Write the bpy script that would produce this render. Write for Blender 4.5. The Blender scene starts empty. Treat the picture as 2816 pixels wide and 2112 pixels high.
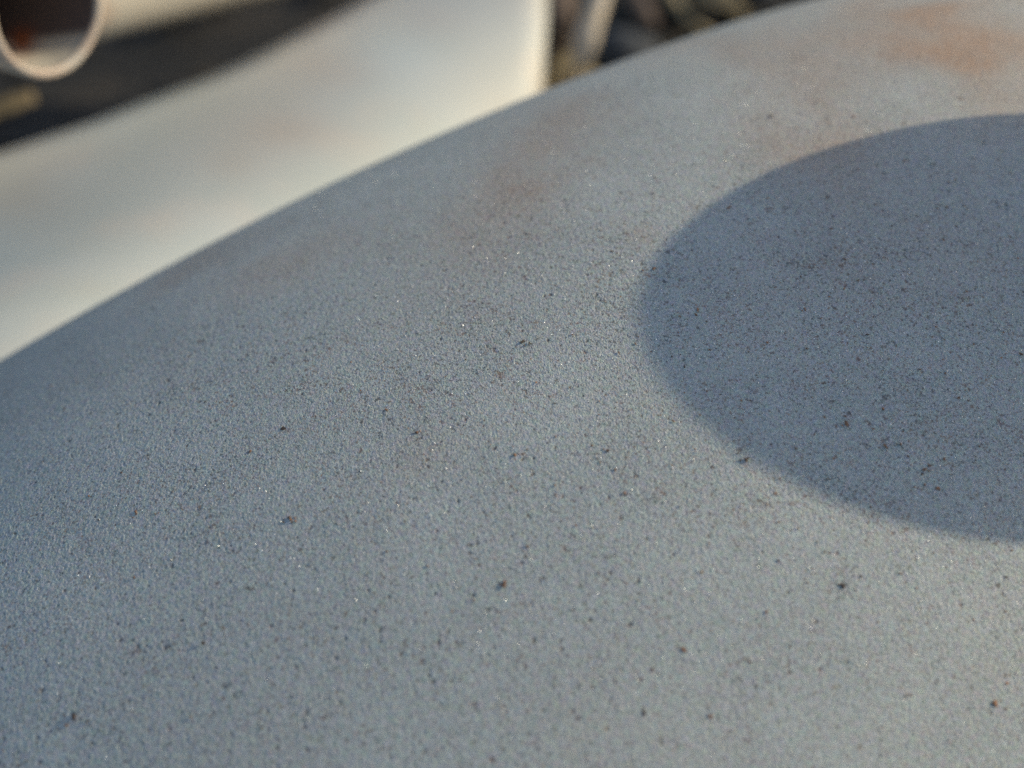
import bpy, bmesh, math, random
import numpy as np
from mathutils import Vector, Matrix

scene = bpy.context.scene
col = scene.collection
random.seed(7)
rng = np.random.default_rng(11)
R = math.radians

# ------------------------------------------------------------------ camera
PITCH = R(45)                      # the lens looks down by this much
CAM = np.array([0, 0, 0.205])      # metres above the ground
FPX = 3520.0                       # focal length in pixels of the 2816 px wide photograph
cam_data = bpy.data.cameras.new('camera')
cam_data.sensor_width = 7.2
cam_data.lens = 9.0
cam_data.clip_start = 0.004
cam_data.clip_end = 100
cam_data.dof.use_dof = True
cam_data.dof.focus_distance = 0.1210
cam_data.dof.aperture_fstop = 9.0 / 3.5
cam = bpy.data.objects.new('camera', cam_data)
cam.location = CAM
cam.rotation_euler = (math.pi / 2 - PITCH, 0, 0)
col.objects.link(cam)
scene.camera = cam
sp, cp = math.sin(PITCH), math.cos(PITCH)
AX = np.array([[1, 0, 0], [0, sp, cp], [0, cp, -sp]])   # columns: right, up, forward of the lens in the world


def W(p):
    """right / up / forward metres from the lens -> world metres"""
    return np.asarray(p, float) @ AX.T + CAM


def D(d):
    return np.asarray(d, float) @ AX.T


def sight(x, y, dist):
    """world point seen at photo pixel x, y, at a forward distance"""
    return W(np.array([(x - 1408) / FPX, (1056 - y) / FPX, 1.0]) * dist)


# ------------------------------------------------------------------ sun and sky
L = np.array([0.8774, 0.4744, -0.0714])
L /= np.linalg.norm(L)
LW = D(L)
sun_elev = math.asin(LW[2])
sun_az = math.atan2(LW[0], LW[1])      # from +Y towards +X
world = bpy.data.worlds.new("World")
scene.world = world
world.use_nodes = True
nt = world.node_tree
nt.nodes.clear()
sky = nt.nodes.new('ShaderNodeTexSky')
sky.sky_type = 'NISHITA'
sky.sun_disc = False
sky.sun_elevation = sun_elev
sky.sun_rotation = sun_az
sky.dust_density = 1.3
sky.ozone_density = 1.2
bg = nt.nodes.new('ShaderNodeBackground')
bg.inputs['Strength'].default_value = 0.15
wo = nt.nodes.new('ShaderNodeOutputWorld')
nt.links.new(sky.outputs[0], bg.inputs[0])
nt.links.new(bg.outputs[0], wo.inputs[0])
sd = bpy.data.lights.new('sun', 'SUN')
sd.energy = 3.12
sd.angle = R(0.5)
sd.color = (1.0, 0.90, 0.66)
sun = bpy.data.objects.new('sun', sd)
sun.rotation_euler = Vector(-LW).to_track_quat('-Z', 'Y').to_euler()
col.objects.link(sun)

scene.view_settings.view_transform = 'Standard'
scene.view_settings.look = 'None'
scene.view_settings.exposure = 0.09
scene.view_settings.gamma = 1.0
scene.cycles.use_adaptive_sampling = False
scene.cycles.use_denoising = False
scene.cycles.max_bounces = 5
scene.cycles.sample_clamp_indirect = 4.0


# ------------------------------------------------------------------ helpers
def tag(o, label=None, cat=None, group=None, kind=None):
    for k, v in (('label', label), ('category', cat), ('group', group), ('kind', kind)):
        if v:
            o[k] = v
    return o


def mesh_obj(name, verts, faces, mat, parent=None, smooth=True):
    me = bpy.data.meshes.new(name)
    me.from_pydata([tuple(v) for v in verts], [], faces)
    me.update()
    if smooth:
        me.polygons.foreach_set('use_smooth', [True] * len(me.polygons))
    me.materials.append(mat)
    o = bpy.data.objects.new(name, me)
    col.objects.link(o)
    if parent:
        o.parent = parent
        o.matrix_parent_inverse = parent.matrix_world.inverted()
    return o


def empty(name, loc):
    o = bpy.data.objects.new(name, None)
    o.empty_display_size = 0.01
    o.location = loc
    o.matrix_world = Matrix.Translation(Vector(loc))
    col.objects.link(o)
    return o


def grid_faces(nu, nv, off=0, close_v=False):
    f = []
    for i in range(nu - 1):
        for j in range(nv if close_v else nv - 1):
            j2 = (j + 1) % nv
            f.append((off + i * nv + j, off + (i + 1) * nv + j, off + (i + 1) * nv + j2, off + i * nv + j2))
    return f


def sweep(path, radii, n=24, cap=True, squash=1.0, up=(0, 0, 1)):
    """verts, faces of a tube along path with one radius per point"""
    path = np.asarray(path, float)
    V, F = [], []
    for i, p in enumerate(path):
        t = path[min(i + 1, len(path) - 1)] - path[max(i - 1, 0)]
        t /= np.linalg.norm(t)
        a = np.cross(t, up)
        if np.linalg.norm(a) < 1e-3:
            a = np.cross(t, (1, 0, 0))
        a /= np.linalg.norm(a)
        b = np.cross(a, t)
        for k in range(n):
            w = 2 * math.pi * k / n
            V.append(p + radii[i] * (math.cos(w) * a + squash * math.sin(w) * b))
    F = grid_faces(len(path), n, 0, True)
    if cap:
        F.append(tuple(range(n)))
        F.append(tuple(reversed(range((len(path) - 1) * n, len(path) * n))))
    return V, F


def smooth_noise(shape, sig, seed):
    """periodic gaussian noise with unit deviation, sig in samples for each axis"""
    r = np.random.default_rng(seed)
    a = np.fft.rfft2(r.normal(size=shape))
    fy = np.fft.fftfreq(shape[0])[:, None]
    fx = np.fft.rfftfreq(shape[1])[None, :]
    a *= np.exp(-2 * math.pi ** 2 * ((fy * sig[0]) ** 2 + (fx * sig[1]) ** 2))
    z = np.fft.irfft2(a, shape)
    return z / z.std()


# ------------------------------------------------------------------ materials
class NT:
    def __init__(self, name):
        self.m = bpy.data.materials.new(name)
        self.m.use_nodes = True
        self.t = self.m.node_tree
        self.b = self.t.nodes['Principled BSDF']
        tc = self.t.nodes.new('ShaderNodeTexCoord')
        self.co = tc.outputs['Object']

    def n(self, kind, **kw):
        nd = self.t.nodes.new('ShaderNode' + kind)
        for k, v in kw.items():
            setattr(nd, k, v)
        return nd

    def link(self, a, b):
        self.t.links.new(a, b)

    def noise(self, scale, detail=2, rough=0.5, co=None, out='Fac'):
        nd = self.n('TexNoise')
        nd.inputs['Scale'].default_value = scale
        nd.inputs['Detail'].default_value = detail
        nd.inputs['Roughness'].default_value = rough
        self.link(co or self.co, nd.inputs['Vector'])
        return nd.outputs[out]

    def stretch(self, s, rot=(0, 0, 0)):
        mp = self.n('Mapping')
        mp.inputs['Scale'].default_value = s
        mp.inputs['Rotation'].default_value = rot
        self.link(self.co, mp.inputs['Vector'])
        return mp.outputs[0]

    def ramp(self, v, a, b, lo=0.0, hi=1.0):
        nd = self.n('MapRange')
        nd.inputs['From Min'].default_value = a
        nd.inputs['From Max'].default_value = b
        nd.inputs['To Min'].default_value = lo
        nd.inputs['To Max'].default_value = hi
        self.link(v, nd.inputs['Value'])
        return nd.outputs['Result']

    def math(self, op, a, b=None):
        nd = self.n('Math', operation=op)
        for i, v in enumerate((a, b)):
            if v is None:
                continue
            if isinstance(v, (int, float)):
                nd.inputs[i].default_value = v
            else:
                self.link(v, nd.inputs[i])
        return nd.outputs[0]

    def mix(self, fac, a, b, mode='MIX'):
        nd = self.n('Mix', data_type='RGBA', blend_type=mode)
        for s, v in ((nd.inputs['Factor'], fac), (nd.inputs['A'], a), (nd.inputs['B'], b)):
            if isinstance(v, (int, float)):
                s.default_value = v
            elif isinstance(v, tuple):
                s.default_value = (*v, 1)
            else:
                self.link(v, s)
        return nd.outputs['Result']

    def bump(self, h, dist, strength=1.0, prev=None):
        nd = self.n('Bump')
        nd.inputs['Distance'].default_value = dist
        nd.inputs['Strength'].default_value = strength
        self.link(h, nd.inputs['Height'])
        if prev:
            self.link(prev, nd.inputs['Normal'])
        return nd.outputs[0]

    def done(self, color, rough, metal=0.0, normal=None, spec=0.5):
        for key, v in (('Base Color', color), ('Roughness', rough), ('Metallic', metal), ('Specular IOR Level', spec)):
            s = self.b.inputs[key]
            if isinstance(v, tuple):
                s.default_value = (*v, 1)
            elif isinstance(v, (int, float)):
                s.default_value = v
            else:
                self.link(v, s)
        if normal:
            self.link(normal, self.b.inputs['Normal'])
        return self.m


def blasted_steel():
    """bare steel after sand blasting: matt grey, peppered with dirt, flash rust where the attribute says"""
    g = NT('blasted_steel')
    base = g.mix(g.ramp(g.noise(70, 3), .35, .65), (.468, .482, .444), (.515, .523, .478))
    tint = g.noise(1900, 2, out='Color')
    base = g.mix(.16, base, tint, 'OVERLAY')
    base = g.mix(1.0, base, g.ramp(g.noise(3700, 2, .7), .32, .68, .80, 1.17), 'MULTIPLY')
    at = g.n('Attribute', attribute_name='rust')
    rust = g.math('MULTIPLY', at.outputs['Fac'], g.ramp(g.noise(1300, 4, .65), .25, .62, .45, 1.0))
    base = g.mix(rust, base, (.47, .30, .195))
    # dirt left in the blasted pits, thicker where the attribute says
    more = g.math('MULTIPLY', g.n('Attribute', attribute_name='dirt').outputs['Fac'], .022)
    more = g.math('ADD', more, g.ramp(g.noise(170, 3, .6), .3, .7, -.025, .03))

    def specks(scale, st, rot, lo, hi):
        return g.ramp(g.math('ADD', g.noise(scale, 2, .6, g.stretch(st, rot)), more), lo, hi)
    s1 = specks(3400, (1, 1, 1.9), (.3, .5, .4), .60, .69)
    s2 = specks(1250, (1, 1, 1), (0, 0, 0), .66, .75)
    s3 = specks(4400, (1, 2.6, 1), (.9, .2, 1.4), .61, .70)
    dirt = g.math('MAXIMUM', g.math('MULTIPLY', s1, .68), g.math('MAXIMUM', g.math('MULTIPLY', s2, .7), g.math('MULTIPLY', s3, .85)))
    dirt = g.math('MAXIMUM', dirt, g.ramp(g.n('Attribute', attribute_name='pit').outputs['Fac'], .03, .5, 0, .66))
    base = g.mix(dirt, base, g.mix(g.ramp(g.noise(420, 2), .4, .6), (.075, .062, .055), (.21, .105, .065)))
    bp = g.bump(g.noise(6200, 2, .6), .00013, 1.0)
    return g.done(base, g.ramp(g.noise(2500, 1), .3, .7, .62, .8), .0, bp, .3)


def pale_steel(name, a, b, stain=(.50, .33, .24)):
    g = NT(name)
    base = g.mix(g.ramp(g.noise(60, 3), .35, .65), a, b)
    spots = g.ramp(g.noise(38, 3, .6), .54, .74)
    base = g.mix(g.math('MULTIPLY', spots, .55), base, stain)
    at = g.n('Attribute', attribute_name='rust')
    base = g.mix(at.outputs['Fac'], base, (.52, .43, .34))
    bp = g.bump(g.noise(1800, 2, .6), .0001, .5)
    return g.done(base, .55, .0, bp, .4)


M_STEEL = blasted_steel()
M_PANEL = pale_steel('pale_panel_steel', (.54, .58, .54), (.58, .61, .575), (.72, .62, .52))
M_EDGE = pale_steel('flash_rusted_edge', (.80, .73, .63), (.84, .77, .68), (.78, .62, .50))
M_TUBE = pale_steel('pale_tube_steel', (.50, .46, .39), (.56, .51, .43), (.45, .16, .05))

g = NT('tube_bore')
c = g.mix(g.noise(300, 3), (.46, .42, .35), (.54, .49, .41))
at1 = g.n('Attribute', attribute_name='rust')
at2 = g.n('Attribute', attribute_name='painted_shade')
c = g.mix(at2.outputs['Fac'], c, (.115, .085, .078))  # shade inside the tube mouth, put into the colour
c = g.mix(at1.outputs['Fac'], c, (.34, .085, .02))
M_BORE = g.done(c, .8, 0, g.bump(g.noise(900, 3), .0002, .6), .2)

g = NT('dark_soil')
c = g.mix(g.ramp(g.noise(260, 4, .7), .35, .7), (.012, .011, .010), (.034, .030, .026))
c = g.mix(g.ramp(g.noise(40, 4, .6), .5, .7), c, (.050, .038, .026))
M_SOIL = g.done(c, .9, 0, g.bump(g.noise(300, 5, .7), .004, .8))
g = NT('dry_straw')
M_STRAW = g.done(g.mix(g.noise(90, 3), (.24, .18, .09), (.36, .29, .17)), .7, 0, g.bump(g.noise(700, 2), .0003, .6))
g = NT('weathered_wood')
M_WOOD = g.done(g.mix(g.ramp(g.noise(200, 4, .6, g.stretch((1, 1, .12))), .35, .65), (.34, .28, .20), (.56, .48, .38)), .8, 0,
                g.bump(g.noise(500, 3, .6, g.stretch((1, 1, .1))), .0006, .7))
g = NT('brown_bark')
M_BARK = g.done(g.mix(g.noise(150, 4, .7), (.10, .065, .045), (.21, .15, .11)), .85, 0, g.bump(g.noise(300, 4), .001, .7))
g = NT('dull_straw')
M_LEAF = g.done(g.mix(g.noise(80, 3), (.13, .095, .052), (.20, .155, .085)), .75, 0, g.bump(g.noise(250, 3), .0006, .6))
g = NT('grey_stone')
M_STONE = g.done(g.mix(g.noise(250, 4, .7), (.040, .046, .055), (.075, .08, .088)), .85, 0, g.bump(g.noise(500, 4), .001, .6))
g = NT('rusty_grit')
M_GRIT = g.done(g.mix(g.ramp(g.noise(700, 1), .4, .6), (.10, .065, .045), (.34, .17, .09)), .8)
g = NT('bright_grain')
M_GRAIN = g.done((.92, .92, .92), .48, 1.0)

# ------------------------------------------------------------------ ground
n = 90
xs = np.sign(np.linspace(-1, 1, n)) * np.abs(np.linspace(-1, 1, n)) ** 3 * 3.0
ys = np.linspace(-1, 1, n)
ys = np.sign(ys) * np.abs(ys) ** 3 * 3.0 + 0.3
hg = smooth_noise((n, n), (1.2, 1.2), 3)
V = [(xs[i], ys[j], 0.0022 * hg[i, j] - 0.004) for i in range(n) for j in range(n)]
ground = mesh_obj('ground', V, grid_faces(n, n), M_SOIL)
ground['kind'] = 'structure'

# ------------------------------------------------------------------ the grey panel in front: an arched shell like a mudguard
C0 = np.array([-0.00364, -0.04541, 0.15992])
yaw, pit, roll = 0.51169, 0.14895, -0.37776
RMAJ, RE, RB = 0.25418, 0.05708, 0.07507
a = np.array([math.cos(pit) * math.cos(yaw), math.sin(yaw) * math.cos(pit), math.sin(pit)])
b0 = np.cross(a, [0, 0, 1.0]); b0 /= np.linalg.norm(b0)
e0 = np.cross(b0, a)
if e0[2] > 0:
    e0 = -e0
b0 = np.cross(e0, a)
e = math.cos(roll) * e0 + math.sin(roll) * b0
b = np.cross(a, e)


def shell(u, v, off=0.0):
    u, v = np.asarray(u), np.asarray(v)
    E = np.sin(u)[..., None] * a + np.cos(u)[..., None] * e
    nrm = (np.cos(v) / RE)[..., None] * E + (np.sin(v) / RB)[..., None] * b
    nrm /= np.linalg.norm(nrm, axis=-1, keepdims=True)
    P = C0 + (RMAJ + RE * np.cos(v))[..., None] * E - RMAJ * e + (RB * np.sin(v))[..., None] * b
    off = np.asarray(off)
    return W(P + nrm * off[..., None]), D(nrm)


u_in = np.arange(-0.145, 0.38, 0.00037)
v_in = np.arange(-0.50, 1.15, 0.00168)
U = np.concatenate([np.linspace(-.5, -.155, 24), u_in, np.linspace(.385, 1.0, 44)])
Vv = np.concatenate([np.linspace(-1.62, -.51, 28), v_in, np.linspace(1.16, 1.62, 18)])
uu, vv = np.meshgrid(U, Vv, indexing='ij')
inside = ((uu > -.145) & (uu < .38) & (vv > -.50) & (vv < 1.15)).astype(float)
shp = uu.shape
grain = smooth_noise(shp, (0.3, 0.3), 21)
coarse = smooth_noise(shp, (2.6, 2.0), 22)
swell = smooth_noise(shp, (75, 62), 23)
pits = np.clip(np.maximum(smooth_noise(shp, (.8, .8), 24) - 2.0, smooth_noise(shp, (1.5, 1.2), 26) - 3.15) + .22 * np.clip(smooth_noise(shp, (60, 50), 27), -1, 1.5), 0, 1.2)
lumps = np.clip(smooth_noise(shp, (.7, .7), 25) - 2.3, 0, 1.2)
hh = inside * (0.000012 * grain - 0.00005 * pits + 0.00003 * lumps) + inside * 0.00005 * swell
P, Nn = shell(uu, vv, hh)
nU, nV = shp
me = bpy.data.meshes.new('curved_metal_panel')
nverts = nU * nV
idx = np.arange(nverts).reshape(nU, nV)
quads = np.stack([idx[:-1, :-1], idx[1:, :-1], idx[1:, 1:], idx[:-1, 1:]], -1).reshape(-1, 4)
if np.dot(np.cross(P[1, 0] - P[0, 0], P[0, 1] - P[0, 0]), Nn[0, 0]) < 0:
    quads = quads[:, ::-1]
me.vertices.add(nverts)
me.vertices.foreach_set('co', P.reshape(-1).astype(np.float32))
me.loops.add(quads.size)
me.loops.foreach_set('vertex_index', quads.reshape(-1).astype(np.int32))
me.polygons.add(len(quads))
me.polygons.foreach_set('loop_start', np.arange(0, quads.size, 4, dtype=np.int32))
me.polygons.foreach_set('use_smooth', np.ones(len(quads), bool))
me.update(calc_edges=True)
me.materials.append(M_STEEL)


def uv_of(x, y):
    """shell coordinates of the point seen at a photo pixel"""
    d = np.array([(x - 1408) / FPX, (1056 - y) / FPX, 1.0])
    sub = P[::4, ::4]
    q = (sub - CAM) @ AX
    px = 1408 + FPX * q[..., 0] / q[..., 2]
    py = 1056 - FPX * q[..., 1] / q[..., 2]
    back = (((sub - CAM) * Nn[::4, ::4]).sum(-1) > 0) * 1e9
    i = np.unravel_index(((px - x) ** 2 + (py - y) ** 2 + back).argmin(), px.shape)
    return U[::4][i[0]], Vv[::4][i[1]]


# flash rust stains: where they lie (photo pixel), size along / across the arch in mm, strength
rust = np.zeros(shp)
for x, y, su, sv, k in ((1620, 200, 5, 6, .40), (1540, 300, 4, 6, .36), (1480, 400, 3.5, 6, .36), (1420, 500, 3.5, 5, .28), (1340, 580, 4, 5, .24), (1260, 680, 5, 5, .18),
                        (1190, 800, 6, 5, .14), (600, 690, 6, 5, .40), (720, 760, 5, 4, .28), (480, 760, 6, 4, .2),
                        (2350, 50, 24, 13, .52), (2750, 120, 12, 10, .30), (2130, 150, 5, 8, .26), (2170, 290, 4, 6, .36), (2230, 410, 4, 5, .55), (2420, 150, 6, 4, .26), (2600, 60, 8, 5, .26),
                        (2790, 190, 5, 6, .85), (2700, 150, 6, 4, .46), (2720, 290, 8, 4, .22), (2560, 230, 7, 5, -.34), (1880, 220, 7, 9, -.25),
                        (2600, 560, 14, 8, .14), (2480, 720, 9, 5, .08), (1180, 1240, 3, 2, .16), (930, 640, 6, 5, .14), (1760, 650, 1.2, 1.2, .25)):
    u0, v0 = uv_of(x, y)
    du = (uu - u0) * 0.298 * 1000 / su
    dv = (vv - v0) * 0.066 * 1000 / sv
    rust += .82 * k * np.exp(-.5 * (du ** 2 + dv ** 2))
wob = smooth_noise(shp, (17, 15), 31) * .18 + smooth_noise(shp, (50, 42), 32) * .22
rust = np.clip(np.maximum(rust, 0) * np.clip(1 + wob * .9, .3, 2) + .035 * np.clip(smooth_noise(shp, (50, 40), 33), 0, 2), 0, 1)
dirtm = np.zeros(shp)
for x, y, su, sv, k in ((2800, 1050, 16, 14, 1.0), (2600, 1150, 16, 9, .6), (2200, 950, 16, 9, .5), (1300, 950, 22, 7, .6), (800, 1200, 20, 7, .55), (1700, 700, 10, 8, .35)):
    u0, v0 = uv_of(x, y)
    dirtm += k * np.exp(-.5 * (((uu - u0) * 298 / su) ** 2 + ((vv - v0) * 66 / sv) ** 2))
at = me.attributes.new('dirt', 'FLOAT', 'POINT')
at.data.foreach_set('value', np.clip(dirtm * (1 + .4 * smooth_noise(shp, (30, 25), 34)), 0, 1.2).reshape(-1).astype(np.float32))
at = me.attributes.new('pit', 'FLOAT', 'POINT')
at.data.foreach_set('value', (pits * inside).reshape(-1).astype(np.float32))
at = me.attributes.new('rust', 'FLOAT', 'POINT')
at.data.foreach_set('value', rust.reshape(-1).astype(np.float32))
panel = bpy.data.objects.new('curved_metal_panel', me)
col.objects.link(panel)
tag(panel, 'big arched sandblasted grey metal panel with faint rust stains filling the foreground', 'metal panel')
# inner face and the rolled rim that closes the sheet, out of the frame
u2, v2 = np.meshgrid(np.linspace(-.5, 1.0, 60), np.linspace(-1.62, 1.62, 40), indexing='ij')
P2, _ = shell(u2, v2, -0.0014 * np.ones_like(u2))
mesh_obj('inner_face', P2.reshape(-1, 3), [f[::-1] for f in grid_faces(60, 40)], M_STEEL, panel)
loop_u = np.concatenate([np.linspace(-.5, 1, 60), np.full(40, 1.0), np.linspace(1, -.5, 60), np.full(40, -.5)])
loop_v = np.concatenate([np.full(60, -1.62), np.linspace(-1.62, 1.62, 40), np.full(60, 1.62), np.linspace(1.62, -1.62, 40)])
PR, _ = shell(loop_u, loop_v, np.full(len(loop_u), -.0007))
keep = [0] + [i for i in range(1, len(PR)) if np.linalg.norm(PR[i] - PR[i - 1]) > 1e-5]
Vr, Fr = sweep(PR[keep], [.0018] * len(keep), 10)
mesh_obj('rolled_rim', Vr, Fr, M_STEEL, panel)

# ------------------------------------------------------------------ grit and bright grains lying on it
def on_shell(u, v, lift=0.0):
    p, nn = shell(np.array([u]), np.array([v]), np.array([lift]))
    return p[0], nn[0]


ICO = bmesh.new()
bmesh.ops.create_icosphere(ICO, subdivisions=1, radius=1)
ico_v = np.array([v.co[:] for v in ICO.verts])
ico_f = [tuple(v.index for v in f.verts) for f in ICO.faces]
ICO.free()
V, F = [], []


def add_grit(u, v, size, ang=None):
    p, nn = on_shell(u, v, size * .25)
    t = D(a) - nn * np.dot(D(a), nn); t /= np.linalg.norm(t)
    s = np.cross(nn, t)
    an = random.uniform(0, math.pi) if ang is None else ang
    t, s = math.cos(an) * t + math.sin(an) * s, -math.sin(an) * t + math.cos(an) * s
    k = ico_v * (1 + .35 * rng.normal(size=(len(ico_v), 1)).clip(-1, 1)) * size
    lx, ly, lz = rng.uniform(.9, 1.7), rng.uniform(.5, .9), rng.uniform(.3, .5)
    q = p + k[:, :1] * lx * t + k[:, 1:2] * ly * s + k[:, 2:] * lz * nn
    o = len(V)
    V.extend(q)
    F.extend(tuple(i + o for i in f) for f in ico_f)


for x, y, s in ((1390, 1610, .36), (2050, 1268, .33), (780, 1180, .34), (2318, 1164, .36), (2546, 1294, .32), (205, 1966, .36), (2735, 1935, .42),
                (2312, 1610, .33), (800, 1432, .3), (680, 1240, .26), (1455, 938, .26), (1440, 945, .24), (370, 1408, .26), (2640, 270, .34), (2118, 318, .3),
                (2430, 1232, .28), (1140, 1190, .22), (1770, 1955, .3), (1955, 1972, .3), (2580, 1340, .26), (180, 1120, .26), (235, 1980, .2),
                (1410, 1255, .2), (1675, 1240, .2), (2475, 1215, .25), (2600, 1265, .22), (560, 1110, .22), (330, 1305, .2), (240, 1360, .2), (2760, 78, .25)):
    u0, v0 = uv_of(x, y)
    add_grit(u0, v0, s * .0007)
    for _ in range(random.randint(2, 6)):
        add_grit(u0 + random.gauss(0, .0014), v0 + random.gauss(0, .006), s * .001 * random.uniform(.15, .42))
for _ in range(900):
    add_grit(rng.uniform(-.14, .35), rng.uniform(-.49, 1.1), .001 * min(.17, .045 + rng.exponential(.028)))
for _ in range(420):                                # more of it towards the right end
    add_grit(rng.normal(.15, .05), rng.normal(.05, .22), .001 * min(.2, .05 + rng.exponential(.035)))
grit = mesh_obj('dirt_grit', V, F, M_GRIT, smooth=False)
tag(grit, 'specks of dark and rusty grit scattered over the grey panel', 'grit', kind='stuff')

V, F = [], []
for _ in range(15000):
    p, nn = on_shell(rng.uniform(-.14, .38), rng.uniform(-.6, 1.05), .00002)
    m = nn + rng.normal(size=3) * .42
    m /= np.linalg.norm(m)
    t = np.cross(m, rng.normal(size=3)); t /= np.linalg.norm(t)
    s = np.cross(m, t)
    r = .001 * rng.uniform(.016, .05)
    o = len(V)
    V.extend([p - r * t - r * s, p + r * t - r * s, p + r * t + r * s, p - r * t + r * s, p + m * r * .5])
    F.extend([(o, o + 1, o + 4), (o + 1, o + 2, o + 4), (o + 2, o + 3, o + 4), (o + 3, o, o + 4)])
grains = mesh_obj('bright_grains', V, F, M_GRAIN, smooth=False)
tag(grains, 'tiny glinting metal grains all over the blasted grey panel', 'metal grains', kind='stuff')

# ------------------------------------------------------------------ the pale panel behind
n0 = np.array([.2989, .6014, -.88]); n0 /= np.linalg.norm(n0)
O = np.array([(900 - 1408) / FPX, (1056 - 470) / FPX, 1.0]) * .25
I = np.cross([0, 1, 0], n0); I /= np.linalg.norm(I)
if I[0] < 0:
    I = -I
J = np.cross(n0, I)
if J[1] < 0:
    J = -J
CW = (-9.953, 21.315, -8.495, -60.84, 239.67, -283.22, 40.27)      # how the sheet is bent, metres over metres


def bend(p):
    """height of the bent sheet over its mean plane; straight on beyond the worked part"""
    i_, j_ = (p - O) @ I, (p - O) @ J
    i, j = min(max(i_, -.075), .06), min(max(j_, -.042), .05)
    c = CW
    h = c[0] * i * i + c[1] * i * j + c[2] * j * j + c[3] * i ** 3 + c[4] * i * i * j + c[5] * i * j * j + c[6] * j ** 3
    gi = 2 * c[0] * i + c[1] * j + 3 * c[3] * i * i + 2 * c[4] * i * j + c[5] * j * j
    gj = c[1] * i + 2 * c[2] * j + c[4] * i * i + 2 * c[5] * i * j + 3 * c[6] * j * j
    return h + gi * (i_ - i) * .5 + gj * (j_ - j) * .6


def meet(x, y):
    d = np.array([(x - 1408) / FPX, (1056 - y) / FPX, 1.0])
    t = .25
    for _ in range(45):
        q = d * t
        t -= .6 * ((q - O) @ n0 - bend(q)) / (d @ n0)
        t = min(max(t, .15), .40)
    return d * t


top_x = [-420, -200, 0, 253, 434, 615, 800, 930, 1029, 1180, 1340, 1505]
top_y = [545, 490, 430, 347, 275, 206, 116, 50, -4, -55, -85, -95]
ns, nt_ = 56, 40
V = []
edge = []
for x in np.linspace(-420, 1432, ns):
    y0 = np.interp(x, top_x, top_y)
    for j in range(nt_):
        q = meet(x, y0 + (1560 - y0) * j / (nt_ - 1))
        V.append(W(q))
        if j == 0:
            edge.append(W(q - n0 * .0006))
# the right end turns back in a tight bend
last = np.array(V[-nt_:]); prev = np.array(V[-2 * nt_:-nt_])
dirx = last - prev
dirx /= np.linalg.norm(dirx, axis=1, keepdims=True)
rb = .0085
back = D(np.array([-.35, -.1, .93])); back /= np.linalg.norm(back)
for k in range(1, 8):
    w = k / 7 * R(90)
    for j in range(nt_):
        V.append(last[j] + dirx[j] * rb * math.sin(w) + back * rb * (1 - math.cos(w)))
for k in range(1, 4):
    for j in range(nt_):
        V.append(V[(ns + 6) * nt_ + j] + back * .006 * k)
pale = mesh_obj('pale_metal_panel', V, grid_faces(ns + 10, nt_), M_PANEL)
so = pale.modifiers.new('thickness', 'SOLIDIFY')
so.thickness = .0012
so.offset = 0
VC = (np.array(V) - CAM) @ AX
PX, PY = 1408 + FPX * VC[:, 0] / VC[:, 2], 1056 - FPX * VC[:, 1] / VC[:, 2]
pink = sum(k * np.exp(-((PX - x) / sx) ** 2 - ((PY - y) / sy) ** 2) for x, y, sx, sy, k in
           ((950, 205, 110, 50, .30), (800, 370, 140, 45, .32), (640, 460, 80, 40, .22), (60, 560, 120, 60, .22), (1180, 60, 120, 60, .3), (1380, 330, 60, 60, .2)))
at = pale.data.attributes.new('rust', 'FLOAT', 'POINT')
rn = smooth_noise((ns + 10, nt_), (4, 2), 41)
at.data.foreach_set('value', np.clip(np.array([max(.36 * math.exp(-(j / (nt_ - 1) * 3.6) ** 1.3), .35 * min(1, max(0, (i - ns + 2) / 3))) for i in range(ns + 10) for j in range(nt_)]) * (1 + .3 * rn.reshape(-1)) + pink, 0, 1).astype(np.float32))
tag(pale, 'pale sunlit metal panel with rolled upper edge standing behind the grey panel', 'metal panel')
Vr, Fr = sweep(edge, [.0010] * len(edge), 12)
mesh_obj('rolled_edge', Vr, Fr, M_EDGE, pale)

# ------------------------------------------------------------------ open tube with a side tube, upper left
d = np.array([-.87, .30, .40]); d /= np.linalg.norm(d)
oc = np.array([(137 - 1408) / FPX, (1056 - 14) / FPX, 1.0]) * .17
ro, ri = .0099, .0085
root = empty('tube_frame', W(oc))
tag(root, 'pale frame at upper left with an open tube end, rusty inside, and side tube', 'metal frame')
px_ = np.cross(d, [0, 1, 0]); px_ /= np.linalg.norm(px_)
py_ = np.cross(px_, d)
if py_[1] < 0:
    py_ = -py_
nn_ = 64


def lathe(prof):
    return [W(oc + d * t + r * (math.cos(2 * math.pi * k / nn_) * px_ + math.sin(2 * math.pi * k / nn_) * py_)) for r, t in prof for k in range(nn_)]


mesh_obj('tube_wall', lathe([(ri + .0001, .0006), (ri + .0003, .0001), (ri + .0006, 0), (ro - .0002, .0002), (ro, .0008), (ro, .012), (ro, .04), (ro, .13)]),
         grid_faces(8, nn_, 0, True), M_TUBE, root)
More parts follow.
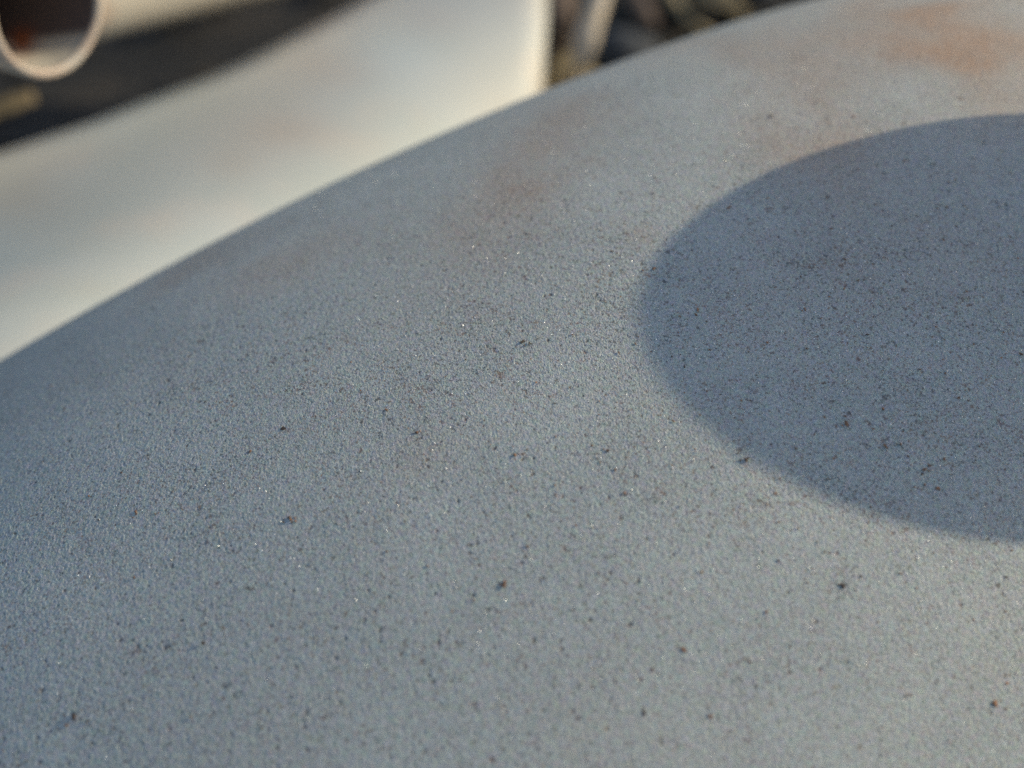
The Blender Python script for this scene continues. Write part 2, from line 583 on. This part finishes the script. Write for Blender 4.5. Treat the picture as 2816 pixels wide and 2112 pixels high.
# the bore: shade painted dark above the lit floor, with one rust spot
tb = np.concatenate([np.linspace(.0006, .03, 60), np.linspace(.033, .13, 12)])
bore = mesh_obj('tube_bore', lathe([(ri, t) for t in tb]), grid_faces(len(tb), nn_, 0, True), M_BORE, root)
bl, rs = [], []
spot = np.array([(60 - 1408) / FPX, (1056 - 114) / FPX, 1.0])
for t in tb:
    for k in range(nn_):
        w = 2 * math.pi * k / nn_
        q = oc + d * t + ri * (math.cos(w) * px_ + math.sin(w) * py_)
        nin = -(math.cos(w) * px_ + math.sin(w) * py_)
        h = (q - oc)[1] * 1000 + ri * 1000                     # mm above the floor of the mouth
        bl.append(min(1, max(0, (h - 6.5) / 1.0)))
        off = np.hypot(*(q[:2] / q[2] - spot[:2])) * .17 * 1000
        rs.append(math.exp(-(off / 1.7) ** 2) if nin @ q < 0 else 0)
for nm, vals in (('painted_shade', bl), ('rust', rs)):
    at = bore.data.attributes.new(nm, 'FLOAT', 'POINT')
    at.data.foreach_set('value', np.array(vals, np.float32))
foot = W(oc + d * .120)
Vr, Fr = sweep([foot + np.array([0, 0, .022]), foot, [foot[0], foot[1], .03], [foot[0], foot[1], -.004]], [.0115] * 4, 28)
mesh_obj('upright', Vr, Fr, M_TUBE, root)
e1 = np.array([(240 - 1408) / FPX, (1056 - 112) / FPX, 1]) * .262
e2 = np.array([(723 - 1408) / FPX, (1056 - 3) / FPX, 1]) * .318
te = (e2 - e1) / np.linalg.norm(e2 - e1)
pu = np.array([0, 1, .2]); pu -= te * (pu @ te); pu /= np.linalg.norm(pu)
Vr, Fr = sweep([W(e1 + te * s_ + pu * .017) for s_ in np.linspace(-.052, .13, 14)], [.017] * 14, 40)
mesh_obj('side_tube', Vr, Fr, M_TUBE, root)

# ------------------------------------------------------------------ unseen egg shape on a stem, added right of the frame to cast a shadow
X2 = np.cross([0, 1, 0], L); X2 /= np.linalg.norm(X2)
Y2 = np.cross(L, X2)
kc = X2 * -.1317 + Y2 * -.0127 + L * .110
ka = .268 * X2 - .9634 * Y2                      # long axis of the added egg shape
path, rr = [], []
for k in range(25):
    w = k / 24 * math.pi
    path.append(W(kc - ka * .0254 * math.cos(w))); rr.append(max(.01565 * math.sin(w), .0003))
shadow_caster = empty('added_shadow_caster', W(kc))
tag(shadow_caster, 'unseen egg shape on a thin stem added to shade the grey panel', 'shadow_caster')
Vr, Fr = sweep(path, rr, 40)
mesh_obj('caster_egg', Vr, Fr, M_TUBE, shadow_caster)
dd = .1 * X2 - Y2 - .4 * L
dd /= np.linalg.norm(dd)
q0 = kc + ka * .018
length = (W(q0)[2] + .004) / -D(dd)[2]
Vr, Fr = sweep([W(q0 + dd * length * k / 6) for k in range(7)], [.0045] * 7, 20)
mesh_obj('stem', Vr, Fr, M_TUBE, shadow_caster)

# ------------------------------------------------------------------ litter on the ground
def ground_at(x, y):
    d_ = D(np.array([(x - 1408) / FPX, (1056 - y) / FPX, 1.0]))
    return CAM + d_ * (-CAM[2] / d_[2])


def strand(name, pts, width, mat, label, cat, group=None, thick=.45, n=8):
    pts = np.array(pts)
    tt = np.linspace(0, len(pts) - 1, 14)
    path = np.stack([np.interp(tt, range(len(pts)), pts[:, i]) for i in range(3)], 1)
    for _ in range(2):
        path[1:-1] = (path[:-2] + 2 * path[1:-1] + path[2:]) / 4
    rad_ = [width / 2 * (.55 + .45 * math.sin(math.pi * (.12 + .76 * k / 13))) * random.uniform(.9, 1.1) for k in range(14)]
    v_, f_ = sweep(path, rad_, n, squash=thick)
    return tag(mesh_obj(name, v_, f_, mat), label, cat, group)


def up(p, h):
    return p + np.array([0, 0, h])


strand('wooden_stick', [up(ground_at(1500, 420), .002), sight(1584, 190, .292), sight(1646, 0, .302), sight(1690, -140, .31)], .0058, M_WOOD,
       'pale weathered wooden stick leaning up beyond the right end of the pale panel', 'stick', thick=.7, n=12)
strand('wooden_stick', [up(ground_at(1530, 200), .003), sight(1540, 60, .36), sight(1556, -120, .38)], .0075, M_BARK,
       'dark brown stick squeezed between the pale panel and the weathered stick', 'stick', thick=.8, n=12)
strand('bark_strip', [up(ground_at(1790, -60), .010), up(ground_at(1900, 10), .016), up(ground_at(2040, 20), .010)], .012, M_BARK,
       'brown strip of bark on the ground at the top, right of the curved straw', 'bark', thick=.5, n=10)
strand('bark_strip', [up(ground_at(1690, -40), .006), up(ground_at(1745, 60), .010), up(ground_at(1790, 120), .006)], .007, M_BARK,
       'small dark bark piece on the ground just right of the weathered stick', 'bark', thick=.5, n=10)
strand('dry_straw', [up(ground_at(1640, 0), .006), up(ground_at(1735, -5), .014), up(ground_at(1810, 45), .014), up(ground_at(1870, 110), .008), up(ground_at(1960, 130), .004)], .0040, M_STRAW,
       'curved tan straw on dark ground just above the grey panel edge', 'straw')
strand('dry_straw', [up(ground_at(1600, 40), .003), up(ground_at(1800, -60), .006), up(ground_at(1990, -70), .004)], .003, M_STRAW,
       'thin straw lying farthest back beside the stones', 'straw')
strand('dry_straw', [sight(-300, 500, .248), sight(-140, 350, .252), sight(0, 294, .254), sight(96, 264, .256)], .0062, M_LEAF,
       'short thick straw leaning on the pale panel edge, below the open tube at left', 'straw')


def leaf(x, y, length, width, ang, label, lift=.004, p=None):
    p = ground_at(x, y) if p is None else p
    c_, s_ = math.cos(ang), math.sin(ang)
    V_ = []
    for i in range(9):
        t = i / 8
        w = width * math.sin(math.pi * (t * .94 + .03)) ** .8 / 2
        for j in range(5):
            k = j / 2 - 1
            lx, ly = (t - .5) * length, k * w
            V_.append(p + np.array([c_ * lx - s_ * ly, s_ * lx + c_ * ly, lift + .004 * k * k + .005 * math.sin(t * 3) + random.uniform(0, .001)]))
    o = mesh_obj('dry_leaf', V_, grid_faces(9, 5), M_STRAW)
    m_ = o.modifiers.new('thickness', 'SOLIDIFY'); m_.thickness = .0005
    return tag(o, label, 'leaf')


leaf(1575, 205, .014, .008, .3, 'sunlit tan dry leaf caught low on the weathered stick', -.003, sight(1568, 232, .315))
leaf(1945, 75, .022, .012, -.4, 'rust brown dry leaf beside the grey panel edge right of the curved straw', .003)


def stone(x, y, r, label, sq=.7):
    p = ground_at(x, y)
    bm = bmesh.new()
    bmesh.ops.create_icosphere(bm, subdivisions=2, radius=r)
    for v_ in bm.verts:
        k = v_.co.normalized()
        f_ = 1 + .16 * math.sin(3 * k.x + x) + .14 * math.sin(4 * k.y + y) + random.uniform(-.05, .05)
        v_.co = Vector((v_.co.x * f_, v_.co.y * f_, v_.co.z * f_ * sq))
    me_ = bpy.data.meshes.new('stone'); bm.to_mesh(me_); bm.free()
    me_.polygons.foreach_set('use_smooth', [True] * len(me_.polygons))
    me_.materials.append(M_STONE)
    o = bpy.data.objects.new('stone', me_); o.location = up(p, r * sq * .5)
    col.objects.link(o)
    return tag(o, label, 'stone', 'stones on the dark ground')


stone(1725, 165, .009, 'grey stone half hidden by the grey panel edge, right of the weathered stick')
stone(1900, 5, .010, 'larger grey stone farthest back at top, right of the curved straw')
stone(2060, -20, .009, 'dark grey stone rightmost above the grey panel edge')

# soil crumbs give the bare ground its rough relief
V, F = [], []
for _ in range(2600):
    x, y = rng.uniform(-.25, .3), rng.uniform(.12, .62)
    s = .001 * (.5 + rng.exponential(1.3))
    k = ico_v * (1 + .3 * rng.normal(size=(len(ico_v), 1)).clip(-1, 1)) * s
    o = len(V)
    V.extend(np.array([x, y, s * .3 - .003]) + k * np.array([1, 1, .7]))
    F.extend(tuple(i + o for i in f) for f in ico_f)
crumbs = mesh_obj('soil_crumbs', V, F, M_SOIL, smooth=False)
tag(crumbs, 'loose dark soil crumbs covering the ground behind the metal parts', 'soil', kind='stuff')
